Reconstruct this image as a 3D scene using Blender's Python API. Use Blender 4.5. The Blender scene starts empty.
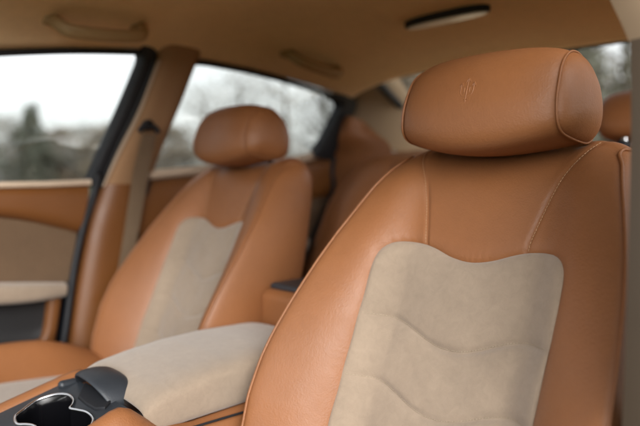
import bpy, math, random
import numpy as np
from mathutils import Vector, Matrix
random.seed(7); rng = np.random.default_rng(7)
SC = bpy.context.scene
COL = SC.collection
R = math.radians

# ------------------------------------------------------------------ camera
TH = R(46.0); FPX = 622.0; PIT = math.atan(32/622)
CAM = np.array([.835, 0.0, 1.03])
D0 = np.array([-math.sin(TH), math.cos(TH), 0.0]); RT = np.array([math.cos(TH), math.sin(TH), 0.0])
DV = D0*math.cos(PIT) - np.array([0, 0, 1.0])*math.sin(PIT); UP = np.cross(RT, DV)
def ray(x, y): return DV + RT*(x-320)/FPX - UP*(y-213)/FPX
def hit(x, y, n, c):
    """point where the sight line through (x, y) of the photo meets the plane n.p = c"""
    k = ray(x, y); n = np.array(n, float); t = (c - n@CAM)/(n@k); return CAM + k*t

# ------------------------------------------------------------------ materials
def nodes(name):
    m = bpy.data.materials.new(name); m.use_nodes = True
    nt = m.node_tree; b = nt.nodes['Principled BSDF']; return m, nt, b
def mk(name, col, rough=.5, var=.08, vscale=6, bump=.0, bscale=300, metallic=0, sheen=0, kind='noise', spec=.5, mott=0, mscale=40, roughvar=.0, coat=0):
    m, nt, b = nodes(name); N = nt.nodes; L = nt.links
    tc = N.new('ShaderNodeTexCoord')
    n1 = N.new('ShaderNodeTexNoise'); n1.inputs['Scale'].default_value = vscale; n1.inputs['Detail'].default_value = 5
    L.new(tc.outputs['Object'], n1.inputs['Vector'])
    mp = N.new('ShaderNodeMapRange'); mp.inputs['From Min'].default_value = .3; mp.inputs['From Max'].default_value = .7
    mp.inputs['To Min'].default_value = 1-var; mp.inputs['To Max'].default_value = 1+var
    L.new(n1.outputs['Fac'], mp.inputs['Value'])
    fac = mp.outputs['Result']
    if mott:
        n2 = N.new('ShaderNodeTexNoise'); n2.inputs['Scale'].default_value = mscale; n2.inputs['Detail'].default_value = 8; n2.inputs['Roughness'].default_value = .7
        n2.inputs['Distortion'].default_value = .6
        L.new(tc.outputs['Object'], n2.inputs['Vector'])
        m2 = N.new('ShaderNodeMapRange'); m2.inputs['From Min'].default_value = .3; m2.inputs['From Max'].default_value = .7
        m2.inputs['To Min'].default_value = 1-mott; m2.inputs['To Max'].default_value = 1+mott
        L.new(n2.outputs['Fac'], m2.inputs['Value'])
        mu = N.new('ShaderNodeMath'); mu.operation = 'MULTIPLY'; L.new(fac, mu.inputs[0]); L.new(m2.outputs['Result'], mu.inputs[1]); fac = mu.outputs[0]
    vm = N.new('ShaderNodeVectorMath'); vm.operation = 'SCALE'; vm.inputs[0].default_value = col; L.new(fac, vm.inputs['Scale'])
    L.new(vm.outputs['Vector'], b.inputs['Base Color'])
    b.inputs['Roughness'].default_value = rough; b.inputs['Metallic'].default_value = metallic
    b.inputs['Specular IOR Level'].default_value = spec
    if roughvar:
        n4 = N.new('ShaderNodeTexNoise'); n4.inputs['Scale'].default_value = 25; n4.inputs['Detail'].default_value = 6
        L.new(tc.outputs['Object'], n4.inputs['Vector'])
        m4 = N.new('ShaderNodeMapRange'); m4.inputs['From Min'].default_value = .3; m4.inputs['From Max'].default_value = .7
        m4.inputs['To Min'].default_value = rough-roughvar; m4.inputs['To Max'].default_value = rough+roughvar
        L.new(n4.outputs['Fac'], m4.inputs['Value']); L.new(m4.outputs['Result'], b.inputs['Roughness'])
    if sheen:
        b.inputs['Sheen Weight'].default_value = sheen; b.inputs['Sheen Roughness'].default_value = .5
    if coat: b.inputs['Coat Weight'].default_value = coat
    if bump:
        if kind == 'leather':
            t = N.new('ShaderNodeTexVoronoi'); t.inputs['Scale'].default_value = bscale; t.feature = 'SMOOTH_F1'
            nn = N.new('ShaderNodeTexNoise'); nn.inputs['Scale'].default_value = bscale*.35; nn.inputs['Detail'].default_value = 4
            L.new(tc.outputs['Object'], t.inputs['Vector']); L.new(tc.outputs['Object'], nn.inputs['Vector'])
            ad = N.new('ShaderNodeMath'); ad.operation = 'ADD'; L.new(t.outputs['Distance'], ad.inputs[0]); L.new(nn.outputs['Fac'], ad.inputs[1])
            n3 = N.new('ShaderNodeTexNoise'); n3.inputs['Scale'].default_value = 34; n3.inputs['Detail'].default_value = 7; n3.inputs['Roughness'].default_value = .62; n3.inputs['Distortion'].default_value = 1.2
            L.new(tc.outputs['Object'], n3.inputs['Vector'])
            m3 = N.new('ShaderNodeMath'); m3.operation = 'MULTIPLY_ADD'; m3.inputs[1].default_value = .7; L.new(n3.outputs['Fac'], m3.inputs[0]); L.new(ad.outputs[0], m3.inputs[2]); h = m3.outputs[0]
        else:
            t = N.new('ShaderNodeTexNoise'); t.inputs['Scale'].default_value = bscale; t.inputs['Detail'].default_value = 6
            L.new(tc.outputs['Object'], t.inputs['Vector']); h = t.outputs['Fac']
        bp = N.new('ShaderNodeBump'); bp.inputs['Strength'].default_value = bump; bp.inputs['Distance'].default_value = .002
        L.new(h, bp.inputs['Height']); L.new(bp.outputs['Normal'], b.inputs['Normal'])
    return m
LEATHER = mk('leather_tan', (.272, .108, .039), .48, .07, 7, .16, 520, kind='leather', roughvar=.05, mott=.04, mscale=60)
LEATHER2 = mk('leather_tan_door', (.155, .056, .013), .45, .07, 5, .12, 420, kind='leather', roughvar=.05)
SUEDE = mk('suede_beige', (.312, .243, .180), .95, .07, 9, .35, 900, sheen=.35, spec=.15, mott=.085, mscale=70)
SUEDE2 = mk('suede_lining', (.90, .68, .42), .95, .05, 4, .25, 600, sheen=.2, spec=.1, mott=.05, mscale=30)
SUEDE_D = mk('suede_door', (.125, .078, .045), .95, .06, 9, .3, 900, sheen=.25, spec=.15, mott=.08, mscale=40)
TRIM_B = mk('pillar_trim_brown', (.33, .190, .100), .75, .05, 5, .1, 500, spec=.2)
TRIM_L = mk('pillar_trim_edge', (.55, .43, .32), .6, .05, 5, .1, 500, spec=.3)
TRIM = mk('pillar_trim', (.25, .18, .115), .7, .05, 5, .1, 500, spec=.25)
BLACK = mk('rubber_black', (.012, .013, .016), .6, .1, 9, .1, 300, spec=.4)
DARK = mk('dark_plastic', (.013, .013, .014), .5, .1, 12, .1, 700)
GREY = mk('grey_plastic', (.026, .031, .038), .42, .1, 15, .2, 900, roughvar=.06)
CHROME = mk('satin_chrome', (.82, .82, .84), .18, .02, 10, metallic=1)
WEB = mk('belt_webbing', (.17, .115, .07), .7, .06, 20, .6, 700, spec=.3)
THREAD = mk('thread_cream', (.44, .25, .13), .6, .05, 50)
THREAD2 = mk('thread_beige', (.38, .31, .225), .8, .05, 50)
LENS = mk('lamp_lens', (.85, .88, .92), .12, .03, 20)
CARPET = mk('carpet_brown', (.12, .075, .045), .95, .2, 60, .8, 500)
PAINT = mk('car_paint', (.02, .025, .035), .3, .03, 3, coat=.8)
GRASS = mk('grass', (.06, .075, .03), .9, .3, .6, .3, 5)
BARK = mk('bark', (.11, .095, .08), .9, .2, 6, .5, 30)
LEAF_A = mk('leaf_dark', (.085, .092, .07), .8, .35, .7)
LEAF_B = mk('twig_pale', (.21, .195, .165), .85, .25, .7)
LEAF_C = mk('leaf_brown', (.16, .13, .095), .85, .3, .7)
def glass_mat():
    m = bpy.data.materials.new('window_glass'); m.use_nodes = True; nt = m.node_tree; N = nt.nodes; L = nt.links
    N.remove(N['Principled BSDF']); out = N['Material Output']
    tr = N.new('ShaderNodeBsdfTransparent'); tr.inputs['Color'].default_value = (.93, .95, .94, 1)
    gl = N.new('ShaderNodeBsdfGlossy'); gl.inputs['Roughness'].default_value = .02
    lw = N.new('ShaderNodeLayerWeight'); lw.inputs['Blend'].default_value = .5
    pw = N.new('ShaderNodeMath'); pw.operation = 'POWER'; pw.inputs[1].default_value = 5; L.new(lw.outputs['Facing'], pw.inputs[0])
    fr = N.new('ShaderNodeMath'); fr.operation = 'MULTIPLY_ADD'; fr.inputs[1].default_value = .9; fr.inputs[2].default_value = .035; L.new(pw.outputs[0], fr.inputs[0])
    mx = N.new('ShaderNodeMixShader'); L.new(fr.outputs[0], mx.inputs[0]); L.new(tr.outputs[0], mx.inputs[1]); L.new(gl.outputs[0], mx.inputs[2])
    L.new(mx.outputs[0], out.inputs['Surface']); return m
GLASS = glass_mat()

# ------------------------------------------------------------------ helpers
def mesh(name, V, F, mat, parent=None, smooth=True):
    me = bpy.data.meshes.new(name); V = np.asarray(V, float)
    me.from_pydata(V.tolist(), [], [tuple(int(i) for i in f) for f in F])
    me.materials.append(mat)
    if smooth:
        me.polygons.foreach_set('use_smooth', [True]*len(me.polygons))
    me.update()
    o = bpy.data.objects.new(name, me); COL.objects.link(o)
    if parent is not None:
        o.parent = parent
        o.matrix_parent_inverse = Matrix.Identity(4)
    return o
def empty(name, loc=(0, 0, 0)):
    o = bpy.data.objects.new(name, None); COL.objects.link(o); o.location = loc; o.empty_display_size = .05; return o
def tag(o, label=None, cat=None, group=None, kind=None):
    if label: o['label'] = label
    if cat: o['category'] = cat
    if group: o['group'] = group
    if kind: o['kind'] = kind
    return o
def grid_faces(n, m, closed_n=False, closed_m=False, off=0):
    F = []
    for i in range(n if closed_n else n-1):
        for j in range(m if closed_m else m-1):
            F.append((off+i*m+j, off+((i+1) % n)*m+j, off+((i+1) % n)*m+(j+1) % m, off+i*m+(j+1) % m))
    return F
class MB:
    def __init__(s): s.V = []; s.F = []
    def add(s, V, F):
        o = len(s.V); s.V += [tuple(map(float, v)) for v in V]; s.F += [tuple(int(i)+o for i in f) for f in F]; return s
    def build(s, name, mat, parent=None, smooth=True, bevel=0, seg=3, sub=0):
        o = mesh(name, s.V, s.F, mat, parent, smooth)
        if bevel:
            b = o.modifiers.new('b', 'BEVEL'); b.width = bevel; b.segments = seg; b.limit_method = 'ANGLE'; b.angle_limit = R(40)
            w = o.modifiers.new('w', 'WEIGHTED_NORMAL'); w.keep_sharp = True
        if sub:
            m = o.modifiers.new('s', 'SUBSURF'); m.levels = m.render_levels = sub
        return o
def tube_vf(pts, r, n=8, closed=False, rx=None):
    P = np.asarray(pts, float); K = len(P)
    if closed: T = np.roll(P, -1, 0)-np.roll(P, 1, 0)
    else: T = np.gradient(P, axis=0)
    T /= np.linalg.norm(T, axis=1)[:, None]+1e-12
    up = np.array([0, 0, 1.0]) if abs(T[0][2]) < .9 else np.array([1.0, 0, 0])
    V = []; a = np.cross(T[0], up); a /= np.linalg.norm(a)
    for k in range(K):
        a = a-T[k]*(a@T[k]); a /= np.linalg.norm(a); b = np.cross(T[k], a)
        rr = r[k] if hasattr(r, '__len__') else r
        for j in range(n):
            q = 2*math.pi*j/n; V.append(P[k]+rr*(math.cos(q)*a+math.sin(q)*b*(rx or 1)))
    F = grid_faces(K, n, closed, True)
    if not closed:
        F.append(tuple(range(n))[::-1]); F.append(tuple((K-1)*n+j for j in range(n)))
    return V, F
def box_vf(lo, hi):
    x0, y0, z0 = lo; x1, y1, z1 = hi
    V = [(x0, y0, z0), (x1, y0, z0), (x1, y1, z0), (x0, y1, z0), (x0, y0, z1), (x1, y0, z1), (x1, y1, z1), (x0, y1, z1)]
    return V, [(0, 3, 2, 1), (4, 5, 6, 7), (0, 1, 5, 4), (1, 2, 6, 5), (2, 3, 7, 6), (3, 0, 4, 7)]
def prism(pts, d):
    """extrude a 3D outline by vector d"""
    P = np.asarray(pts, float); n = len(P); V = np.vstack([P, P+np.asarray(d, float)])
    F = [tuple(range(n)), tuple(range(2*n-1, n-1, -1))]+[(i, n+i, n+(i+1) % n, (i+1) % n) for i in range(n)]
    return V, F
def catmull(pts, n=8, closed=False):
    P = np.asarray(pts, float); K = len(P); out = []
    rngk = range(K) if closed else range(K-1)
    for i in rngk:
        if closed: p0, p1, p2, p3 = P[(i-1) % K], P[i], P[(i+1) % K], P[(i+2) % K]
        else: p0, p1, p2, p3 = P[max(i-1, 0)], P[i], P[i+1], P[min(i+2, K-1)]
        for k in range(n):
            t = k/n; out.append(.5*((2*p1)+(-p0+p2)*t+(2*p0-5*p1+4*p2-p3)*t*t+(-p0+3*p1-3*p2+p3)*t**3))
    if not closed: out.append(P[-1])
    return np.array(out)
def resample(P, n, closed=False):
    P = np.asarray(P, float)
    if closed: P = np.vstack([P, P[:1]])
    s = np.r_[0, np.cumsum(np.linalg.norm(np.diff(P, axis=0), axis=1))]
    t = np.linspace(0, s[-1], n+1)[:-1] if closed else np.linspace(0, s[-1], n)
    return np.stack([np.interp(t, s, P[:, k]) for k in range(P.shape[1])], 1)
def segdist(Q, P, closed=False):
    """unsigned distance of the points Q to the polyline P"""
    P = np.asarray(P, float); A = P if closed else P[:-1]; B = np.roll(P, -1, 0) if closed else P[1:]
    best = np.full(len(Q), 1e9)
    for a, b in zip(A, B):
        ab = b-a; t = np.clip(((Q-a)@ab)/(ab@ab+1e-12), 0, 1); d = Q-(a+t[:, None]*ab)
        best = np.minimum(best, np.hypot(d[:, 0], d[:, 1]))
    return best
def inside(Q, P):
    x, y = Q[:, 0], Q[:, 1]; c = np.zeros(len(Q), bool); n = len(P)
    for i in range(n):
        x1, y1 = P[i]; x2, y2 = P[(i+1) % n]
        if y1 == y2: continue
        m = ((y1 > y) != (y2 > y)) & (x < (x2-x1)*(y-y1)/(y2-y1)+x1); c ^= m
    return c
def sst(a, b, x):
    t = np.clip((x-a)/(b-a), 0, 1); return t*t*(3-2*t)

# ------------------------------------------------------------------ seat frame
REC = R(22)
EU = np.array([1., 0, 0]); EV = np.array([0, math.sin(REC), math.cos(REC)]); EW = np.array([0, -math.cos(REC), math.sin(REC)])
DIP = np.array([.382, .712, .923])           # reference point of the near backrest
SEAT0 = np.array([.382, .46, .22])           # its base on the floor
OFF = DIP-SEAT0
def S3(u, v, w):
    u = np.asarray(u, float)[..., None]; v = np.asarray(v, float)[..., None]; w = np.asarray(w, float)[..., None]
    return OFF+u*EU+v*EV+w*EW
VW = np.array([-.47, -.40, -.32, -.25, -.19, -.15, -.11, -.07, -.03, .01, .05, .09, .13, .20])
WW = np.array([.205, .222, .233, .238, .238, .236, .232, .226, .219, .210, .199, .187, .174, .15])
PW = np.array([.06, .08, .098, .102, .098, .091, .081, .070, .060, .049, .036, .024, .012, .0])
def Wf(v): return np.interp(v, VW, WW)
def Pf(v): return np.interp(v, VW, PW)
# half outline of the backrest: (u, v)
half = [(0, .180), (.05, .180), (.09, .179), (.12, .177), (.142, .172), (.157, .160), (.167, .145), (.174, .130)]
half += [(float(Wf(v)), float(v)) for v in (.09, .05, .01, -.03, -.07, -.11, -.15, -.19, -.25, -.32, -.40)]
half += [(.208, -.45), (.18, -.475), (.10, -.48), (0, -.48)]
half = np.array(half)
OUT = np.vstack([half, (half[1:-1]*[-1, 1])[::-1]])
OUT = resample(catmull(OUT, 10, True), 640, True)
# heart-topped suede insert
hh = [(0, .0000), (.030, .0045), (.060, .0150), (.085, .0205), (.105, .0205), (.122, .015), (.134, .004), (.1405, -.012), (.1425, -.04), (.142, -.08),
      (.141, -.13), (.141, -.18), (.140, -.26), (.135, -.36), (.12, -.43), (.05, -.44), (0, -.44)]
hh = np.array(hh)
HEART = np.vstack([hh, (hh[1:-1]*[-1, 1])[::-1]])
HEART = resample(catmull(HEART, 8, True), 360, True)
STL = catmull([(.130, .178), (.120, .152), (.102, .118), (.090, .083), (.083, .055), (.0785, .036), (.076, .021)], 6)
def seamv(u, k):
    a = np.abs(u)
    return -.120-.088*(k-1)+.028*sst(.005, .105, a)-.006*sst(.10, .145, a)
def base(u, v):
    au = np.abs(u); W = Wf(v); wp = Pf(v)
    s = np.clip((au-.088)/(W-.088), 0, 1)
    g = 1-np.maximum(1-s*s, 0)**1.5
    w = wp*g+(.05+wp)*.13*np.sin(math.pi*s)**2
    w += .010*np.exp(-((v+.30)/.12)**2)*np.cos(np.clip(u/.14, -1, 1)*math.pi/2)
    w -= .034*np.clip((v-.095)/.085, 0, 1.1)**2.2
    w += .002*np.exp(-((v-.08)/.07)**2)*np.exp(-(u/.08)**4)
    w += .0009*np.sin(37*u+11*v)*np.sin(29*v-7*u)
    return w
def leather_w(Q):
    u, v = Q[:, 0], Q[:, 1]; w = base(u, v)
    d = segdist(Q, HEART[::3], True); ins = inside(Q, HEART)
    w -= np.where(ins, .0042+.016*sst(.0, .009, d), .0042*np.exp(-d/.006))
    for s in (1, -1):
        w -= .0022*np.exp(-(segdist(Q, STL*[s, 1])/.0035)**2)
    an = np.arctan2(Q[:, 0], Q[:, 1]+.15)*.2
    w += .00025*np.sin(an*420+3*np.sin(an*60))*np.exp(-d/.012)*(.5+.5*np.sin(an*37+1))*(~ins)
    return w
def suede_w(Q, d):
    u, v = Q[:, 0], Q[:, 1]; w = base(u, v)+.0004-.0044*np.exp(-d/.0045)
    g = np.full(len(Q), 1e9)
    for k in (1, 2, 3): g = np.minimum(g, np.abs(v-seamv(u, k)))
    w += (-.0030*np.exp(-(g/.005)**2)+.0050*(1-np.exp(-g/.018)))*(1-np.exp(-d/.012))
    w += .0006*np.sin(90*u+20*v)*np.sin(70*v)
    return w
def polar(outline, c, radii):
    c = np.array(c, float); rings = [c+(outline-c)*r for r in radii]; return np.vstack(rings)

def make_seat():
    root = empty('front_seat', SEAT0)
    n = len(OUT)
    rad = 1-(1-np.linspace(0.012, 1, 230))**1.15
    Q = polar(OUT, (0, -.12), rad); w = leather_w(Q)
    edge = rad.repeat(n); w -= .006*np.exp(-(1-edge)*.2/.006)
    V = list(S3(Q[:, 0], Q[:, 1], w)); m = len(rad)
    F = []
    for i in range(m-1):
        for j in range(n):
            F.append((i*n+j, (i+1)*n+j, (i+1)*n+(j+1) % n, i*n+(j+1) % n))
    F.append(tuple(range(n)))
    # side wall and back
    tang = np.roll(OUT, -1, 0)-np.roll(OUT, 1, 0); nrm = np.stack([-tang[:, 1], tang[:, 0]], 1); nrm /= np.linalg.norm(nrm, axis=1)[:, None]
    if (nrm*(OUT-[0, -.12])).sum() < 0: nrm = -nrm
    we = w[-n:]
    def rim(a):
        bul = .016*math.sin(math.pi*min(1, a*1.02))**.7-.020*a*a
        wb = -.115-.012*np.clip(-OUT[:, 1]/.4, 0, 1)
        top = sst(.10, .17, OUT[:, 1])
        wr = we*(1-a)+wb*a
        return OUT+nrm*(bul+.004*top*math.sin(math.pi*a))[:, None] if hasattr(bul, '__len__') else OUT+nrm*(bul+.006*top*math.sin(math.pi*a))[:, None], wr
    K = 26; base_i = (m-1)*n
    for k in range(1, K+1):
        q, wr = rim(k/K); V += list(S3(q[:, 0], q[:, 1], wr))
        for j in range(n):
            F.append((base_i+(k-1)*n+j, base_i+k*n+j, base_i+k*n+(j+1) % n, base_i+(k-1)*n+(j+1) % n))
    q, wr = rim(1.0); b0 = base_i+K*n
    for i, rr in enumerate((.96, .8, .5, .15)):
        qq = np.array([0, -.12])+(q-[0, -.12])*rr; V += list(S3(qq[:, 0], qq[:, 1], wr*0+wr.mean()*1.0-.018*(1-rr*rr)))
        for j in range(n):
            F.append((b0+i*n+j, b0+(i+1)*n+j, b0+(i+1)*n+(j+1) % n, b0+i*n+(j+1) % n))
    F.append(tuple(b0+4*n+j for j in range(n))[::-1])
    back = mesh('backrest', V, F, LEATHER, root)
    # piping along both sides, hooked back over the shoulders
    j0 = [j for j in range(n) if -.42 < OUT[j, 1] < .162]
    for s in (1, -1):
        js = sorted([j for j in j0 if OUT[j, 0]*s > 0], key=lambda j: OUT[j, 1])
        P = S3(OUT[js, 0]+nrm[js, 0]*.0012, OUT[js, 1]+nrm[js, 1]*.0012, we[js]+.0012)
        jt = js[-1]; ext = []
        for a in np.linspace(.06, 1, 16):
            q, wr = rim(a); ext.append(S3(q[jt, 0]+nrm[jt, 0]*.001, q[jt, 1]+nrm[jt, 1]*.002, wr[jt]))
        P = resample(catmull(np.vstack([P[::6], ext]), 3), 260)
        V, F = tube_vf(P, .0021, 8); mesh('piping', V, F, LEATHER, back)
    # suede insert
    nh = len(HEART); rad2 = 1-(1-np.linspace(.012, 1, 120))**1.2
    Q = polar(HEART, (0, -.16), rad2); d = segdist(Q, HEART[::2], True); w = suede_w(Q, d)
    V = S3(Q[:, 0], Q[:, 1], w); F = []
    for i in range(len(rad2)-1):
        for j in range(nh): F.append((i*nh+j, (i+1)*nh+j, (i+1)*nh+(j+1) % nh, i*nh+(j+1) % nh))
    F.append(tuple(range(nh)))
    ins = mesh('suede_insert', V, F, SUEDE, back)
    # stitching: short thread pieces beside the seams
    for s in (1, -1):
        mb = MB()
        P = resample(STL*[s, 1], 38)
        for i in range(37):
            a = P[i]; b = P[i]+(P[i+1]-P[i])*.72; Q = np.array([a, (a+b)/2, b])+[s*.0022, 0]
            w = leather_w(Q)+.0004; w[1] += .0005
            mb.add(*tube_vf(S3(Q[:, 0], Q[:, 1], w), .00055, 5))
        mb.build('stitching', THREAD, back)
    for k in (1, 2, 3):
        mb = MB()
        us = np.linspace(-.136, .136, 75)
        for i in range(74):
            u = np.array([us[i], us[i]+.0013, us[i]+.0026]); v = seamv(u, k)+.0014; Q = np.stack([u, v], 1)
            w = suede_w(Q, segdist(Q, HEART[::4], True))+.0003
            mb.add(*tube_vf(S3(u, v, w), .00045, 5))
        mb.build('stitching', THREAD2, ins)
    # ---------------- headrest
    HR = R(17); ev = np.array([0, math.sin(HR), math.cos(HR)]); ew = np.array([0, -math.cos(HR), math.sin(HR)])
    HC = S3(0, .213, .024)
    U = .114; nu = 60; npf = 96
    DP = np.array([(.062, 0), (.058, .026), (.047, .044), (.031, .055), (.010, .059), (-.012, .054), (-.036, .041), (-.054, .018), (-.060, -.008), (-.055, -.028),
                   (-.040, -.042), (-.015, -.049), (.015, -.054), (.038, -.055), (.053, -.046), (.061, -.024)])
    DPR = resample(catmull(DP, 8, True), 96, True)
    def prof(phi, u):
        k = min(1, (u/U)**2); f = (phi/(2*math.pi)*96) % 96; i = int(f+1e-6) % 96; q, h = DPR[i]
        if h < 0: h *= 1+.36*(1-k)**1.1
        else: h *= 1.17-.05*k
        e = k**2.5
        return h*(1-.07*e), q*(1-.04*e)+.008*(1-k)-.008*e
    V = []
    us = np.linspace(-U, U, nu)
    for u in us:
        pinch = .0035*math.exp(-(U-abs(u))/.004)
        for j in range(npf):
            phi = 2*math.pi*j/npf; h, q = prof(phi, u); l = math.hypot(h, q)
            V.append(HC+u*(1-0.45*max(0, h)-.3*min(0, h))*EU+ev*h*(1-pinch/l)+ew*q*(1-pinch/l))
    F = grid_faces(nu, npf, False, True)
    hr = mesh('headrest', V, F, LEATHER, root)
    for s in (1, -1):
        V = []; rr = [1, .985, .96, .92, .86, .78, .68, .55, .4, .25, .1]
        for r_ in rr:
            dome = .024*(1-r_**2.6)**.62
            for j in range(npf):
                phi = 2*math.pi*j/npf; h, q = prof(phi, U); V.append(HC+s*(U*(1-0.45*max(0, h*r_)-.3*min(0, h*r_))+dome-.0018)*EU+ev*(h*r_)*.985+ew*(q*r_)*.985)
        F = grid_faces(len(rr), npf, False, True)
        if s < 0: F = [f[::-1] for f in F]
        F = [f[::-1] for f in F]; F.append(tuple((len(rr)-1)*npf+j for j in range(npf)))
        mesh('side_cap', V, F, LEATHER, hr)
        P = []
        for j in range(npf):
            h, q = prof(2*math.pi*j/npf, U); P.append(HC+s*U*(1-0.45*max(0, h)-.3*min(0, h))*EU+ev*h+ew*q)
        V, F = tube_vf(P, .0015, 8, True); mesh('piping', V, F, LEATHER, hr)
    # embossed three-pronged emblem
    def hp(u, h, lift=.0):
        lst = []
        for j in range(-14, 15):
            phi = 2*math.pi*j/96; hh_, q = prof(phi, u)
            lst.append((hh_, q))
        lst.sort(); return HC+u*EU+ev*h+ew*(np.interp(h, [p[0] for p in lst], [p[1] for p in lst])+lift)
    strokes = [[(0, -.018), (0, .021)], [(-.0105, .013), (-.0105, -.001), (-.007, -.0065), (0, -.0085), (.007, -.0065), (.0105, -.001), (.0105, .013)],
               [(-.0035, .015), (0, .022), (.0035, .015)], [(-.0135, .008), (-.0105, .0145), (-.0075, .008)], [(.0135, .008), (.0105, .0145), (.0075, .008)],
               [(-.0035, -.0125), (.0035, -.0125)], [(-.0045, .006), (-.0045, -.002)], [(.0045, .006), (.0045, -.002)]]
    mb = MB()
    for st in strokes:
        Q = resample(catmull([(a*.88, b*.88) for a, b in st], 5), 22); P = np.array([hp(a, b-.004, .0) for a, b in Q])
        P[:, 1] = np.convolve(np.pad(P[:, 1], 3, 'edge'), np.ones(7)/7, 'valid')
        mb.add(*tube_vf(P-ew*.0004, .00095, 8))
    mb.build('emblem', LEATHER, hr)
    for s in (1, -1):
        V, F = tube_vf([HC+s*.06*EU-ev*.12+ew*-.088, HC+s*.06*EU-ev*.02+ew*-.052], .005, 16); mesh('headrest_post', V, F, CHROME, hr)
    # ---------------- cushion
    cw = .255; L0, L1 = -.30, .245   # local y range
    Z0 = .40-.0
    def cz(u, y):
        a = np.abs(u); s = np.clip((a-.13)/(.105), 0, 1)
        z = .362+.045*(.245-y)/.5+.062*np.sin(s*math.pi/2)**1.6*(1-.25*sst(-.10, -.30, y))*(1-.75*sst(-.09, .12, y))-.035*sst(.0, .25, y)
        z -= .05*sst(.225, .256, a)
        z -= .05*np.clip((-.22-y)/.08, 0, 1)**2
        return z
    nu, ny = 90, 80; V = []
    us = np.linspace(-cw, cw, nu); ys = np.linspace(L0, L1, ny)
    UU, YY = np.meshgrid(us, ys, indexing='ij'); Q = np.stack([UU.ravel(), YY.ravel()], 1)
    PAN = resample(catmull([(0, .26), (.10, .26), (.142, .25), (.142, .1), (.140, -.1), (.130, -.19), (.10, -.215), (0, -.22), (-.10, -.215), (-.130, -.19), (-.140, -.1), (-.142, .1), (-.142, .25), (-.10, .26)], 6, True), 200, True)
    d = segdist(Q, PAN[::2], True); ins_ = inside(Q, PAN); z = cz(Q[:, 0], Q[:, 1])
    z -= np.where(ins_, .012*sst(0, .006, d)+.004, .004*np.exp(-d/.008))
    V = [np.array([q[0], q[1], zz]) for q, zz in zip(Q, z)]; F = grid_faces(nu, ny)
    F = [f for f in F]
    # skirt
    loop = [i*ny for i in range(nu)]+[(nu-1)*ny+j for j in range(1, ny)]+[i*ny+ny-1 for i in range(nu-2, -1, -1)]+[j for j in range(ny-2, 0, -1)]
    nl = len(loop); prev = loop
    for k in range(1, 7):
        cur = []
        for i in loop:
            p = V[i]; bul = .014*math.sin(math.pi*k/6); c = np.array([p[0], p[1]]); o_ = c-np.array([0, -.03]); o_ = o_/np.linalg.norm(o_)
            cur.append(len(V)); V.append(np.array([p[0]+o_[0]*bul, p[1]+o_[1]*bul, p[2]+(.20-p[2])*k/6]))
        for i in range(nl): F.append((prev[i], cur[i], cur[(i+1) % nl], prev[(i+1) % nl]))
        prev = cur
    F.append(tuple(prev)[::-1])
    cu = mesh('seat_cushion', V, F, LEATHER, root)
    rad3 = np.linspace(.02, 1, 50); Q = polar(PAN, (0, 0), rad3); d = segdist(Q, PAN[::2], True)
    z = cz(Q[:, 0], Q[:, 1])+.001-.008*np.exp(-d/.006); np_ = len(PAN)
    V = np.column_stack([Q, z]); F = grid_faces(len(rad3), np_, False, True); F.append(tuple(range(np_))[::-1])
    mesh('suede_insert', V, [f[::-1] for f in F], SUEDE, cu)
    mb = MB(); mb.add(*box_vf((-.23, -.26, .06), (.23, .24, .21))); mb.build('seat_base', DARK, root, bevel=.01)
    for s in (1, -1):
        mb = MB(); mb.add(*box_vf((s*.19-.02, -.3, 0), (s*.19+.02, .3, .062))); mb.build('seat_rail', GREY, root, bevel=.006)
    return root
def dup(root, loc):
    r = root.copy(); COL.objects.link(r); r.location = loc
    for ch in list(root.children):
        c = ch.copy(); COL.objects.link(c); c.parent = r
        for g in ch.children:
            d = g.copy(); COL.objects.link(d); d.parent = c
    return r
seat = make_seat()
tag(seat, 'tan leather front seat in sharp focus at the right, emblem pressed into its headrest', 'car seat', 'tan leather front seats')
seat2 = dup(seat, SEAT0+np.array([-.752, .105, 0])); seat2.rotation_euler.z = R(-5)
tag(seat2, 'smaller, blurred tan leather front seat beside the belt pillar at the left', 'car seat', 'tan leather front seats')

# ------------------------------------------------------------------ far side wall planes
XL = -.72; TUM = .42; ZS = 1.02
NT = (1, 0, -TUM); CT = XL-TUM*ZS                       # greenhouse plane: x - .42 z = c
def up_(x, y, o=0): return hit(x, y, NT, CT+o)
def lo_(x, y, o=0): return hit(x, y, (1, 0, 0), XL+o)

# headliner -------------------------------------------------------
topline = np.array([up_(x, y) for x, y in [(0, 50), (70, 48), (140, 49), (205, 61), (250, 69), (290, 79), (320, 88), (345, 98)]])
yk = np.r_[-.25, .1, topline[:, 1], 1.75]; zk = np.r_[1.27, 1.31, topline[:, 2], topline[-1, 2]-.03]
def zedge(y): return np.interp(y, yk, zk)
def xedge(y): return -(XL+TUM*(zedge(y)-ZS))*1.0
def zceil(y): return np.interp(y, [-.25, 0, .5, 1.0, 1.45, 1.6], [1.385, 1.405, 1.425, 1.42, 1.375, 1.345])
def roof_pt(y, t, lift=0):
    """t in -1..1 across the car"""
    xe = xedge(y); ze = zedge(y); zc = zceil(y); a = abs(t)
    z = ze+(zc-ze)*(1-a**3.6)**.8
    return np.array([xe*math.copysign(a**.95, t), y, z+lift])
roof = empty('headliner', (0, .6, 1.38)); RO = np.array([0, .6, 1.38])
ny, nt_ = 90, 80; V = []
YR = np.linspace(.13, 1.53, ny)
for y in YR:
    for t in np.linspace(-1, 1, nt_): V.append(roof_pt(y, t)-RO)
F = [f[::-1] for f in grid_faces(ny, nt_)]
o = mesh('lining', V, F, SUEDE2, roof)
sm = o.modifiers.new('t', 'SOLIDIFY'); sm.thickness = .025; sm.offset = 1
tag(roof, 'brown suede roof lining over the whole cabin', 'headliner')
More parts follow.
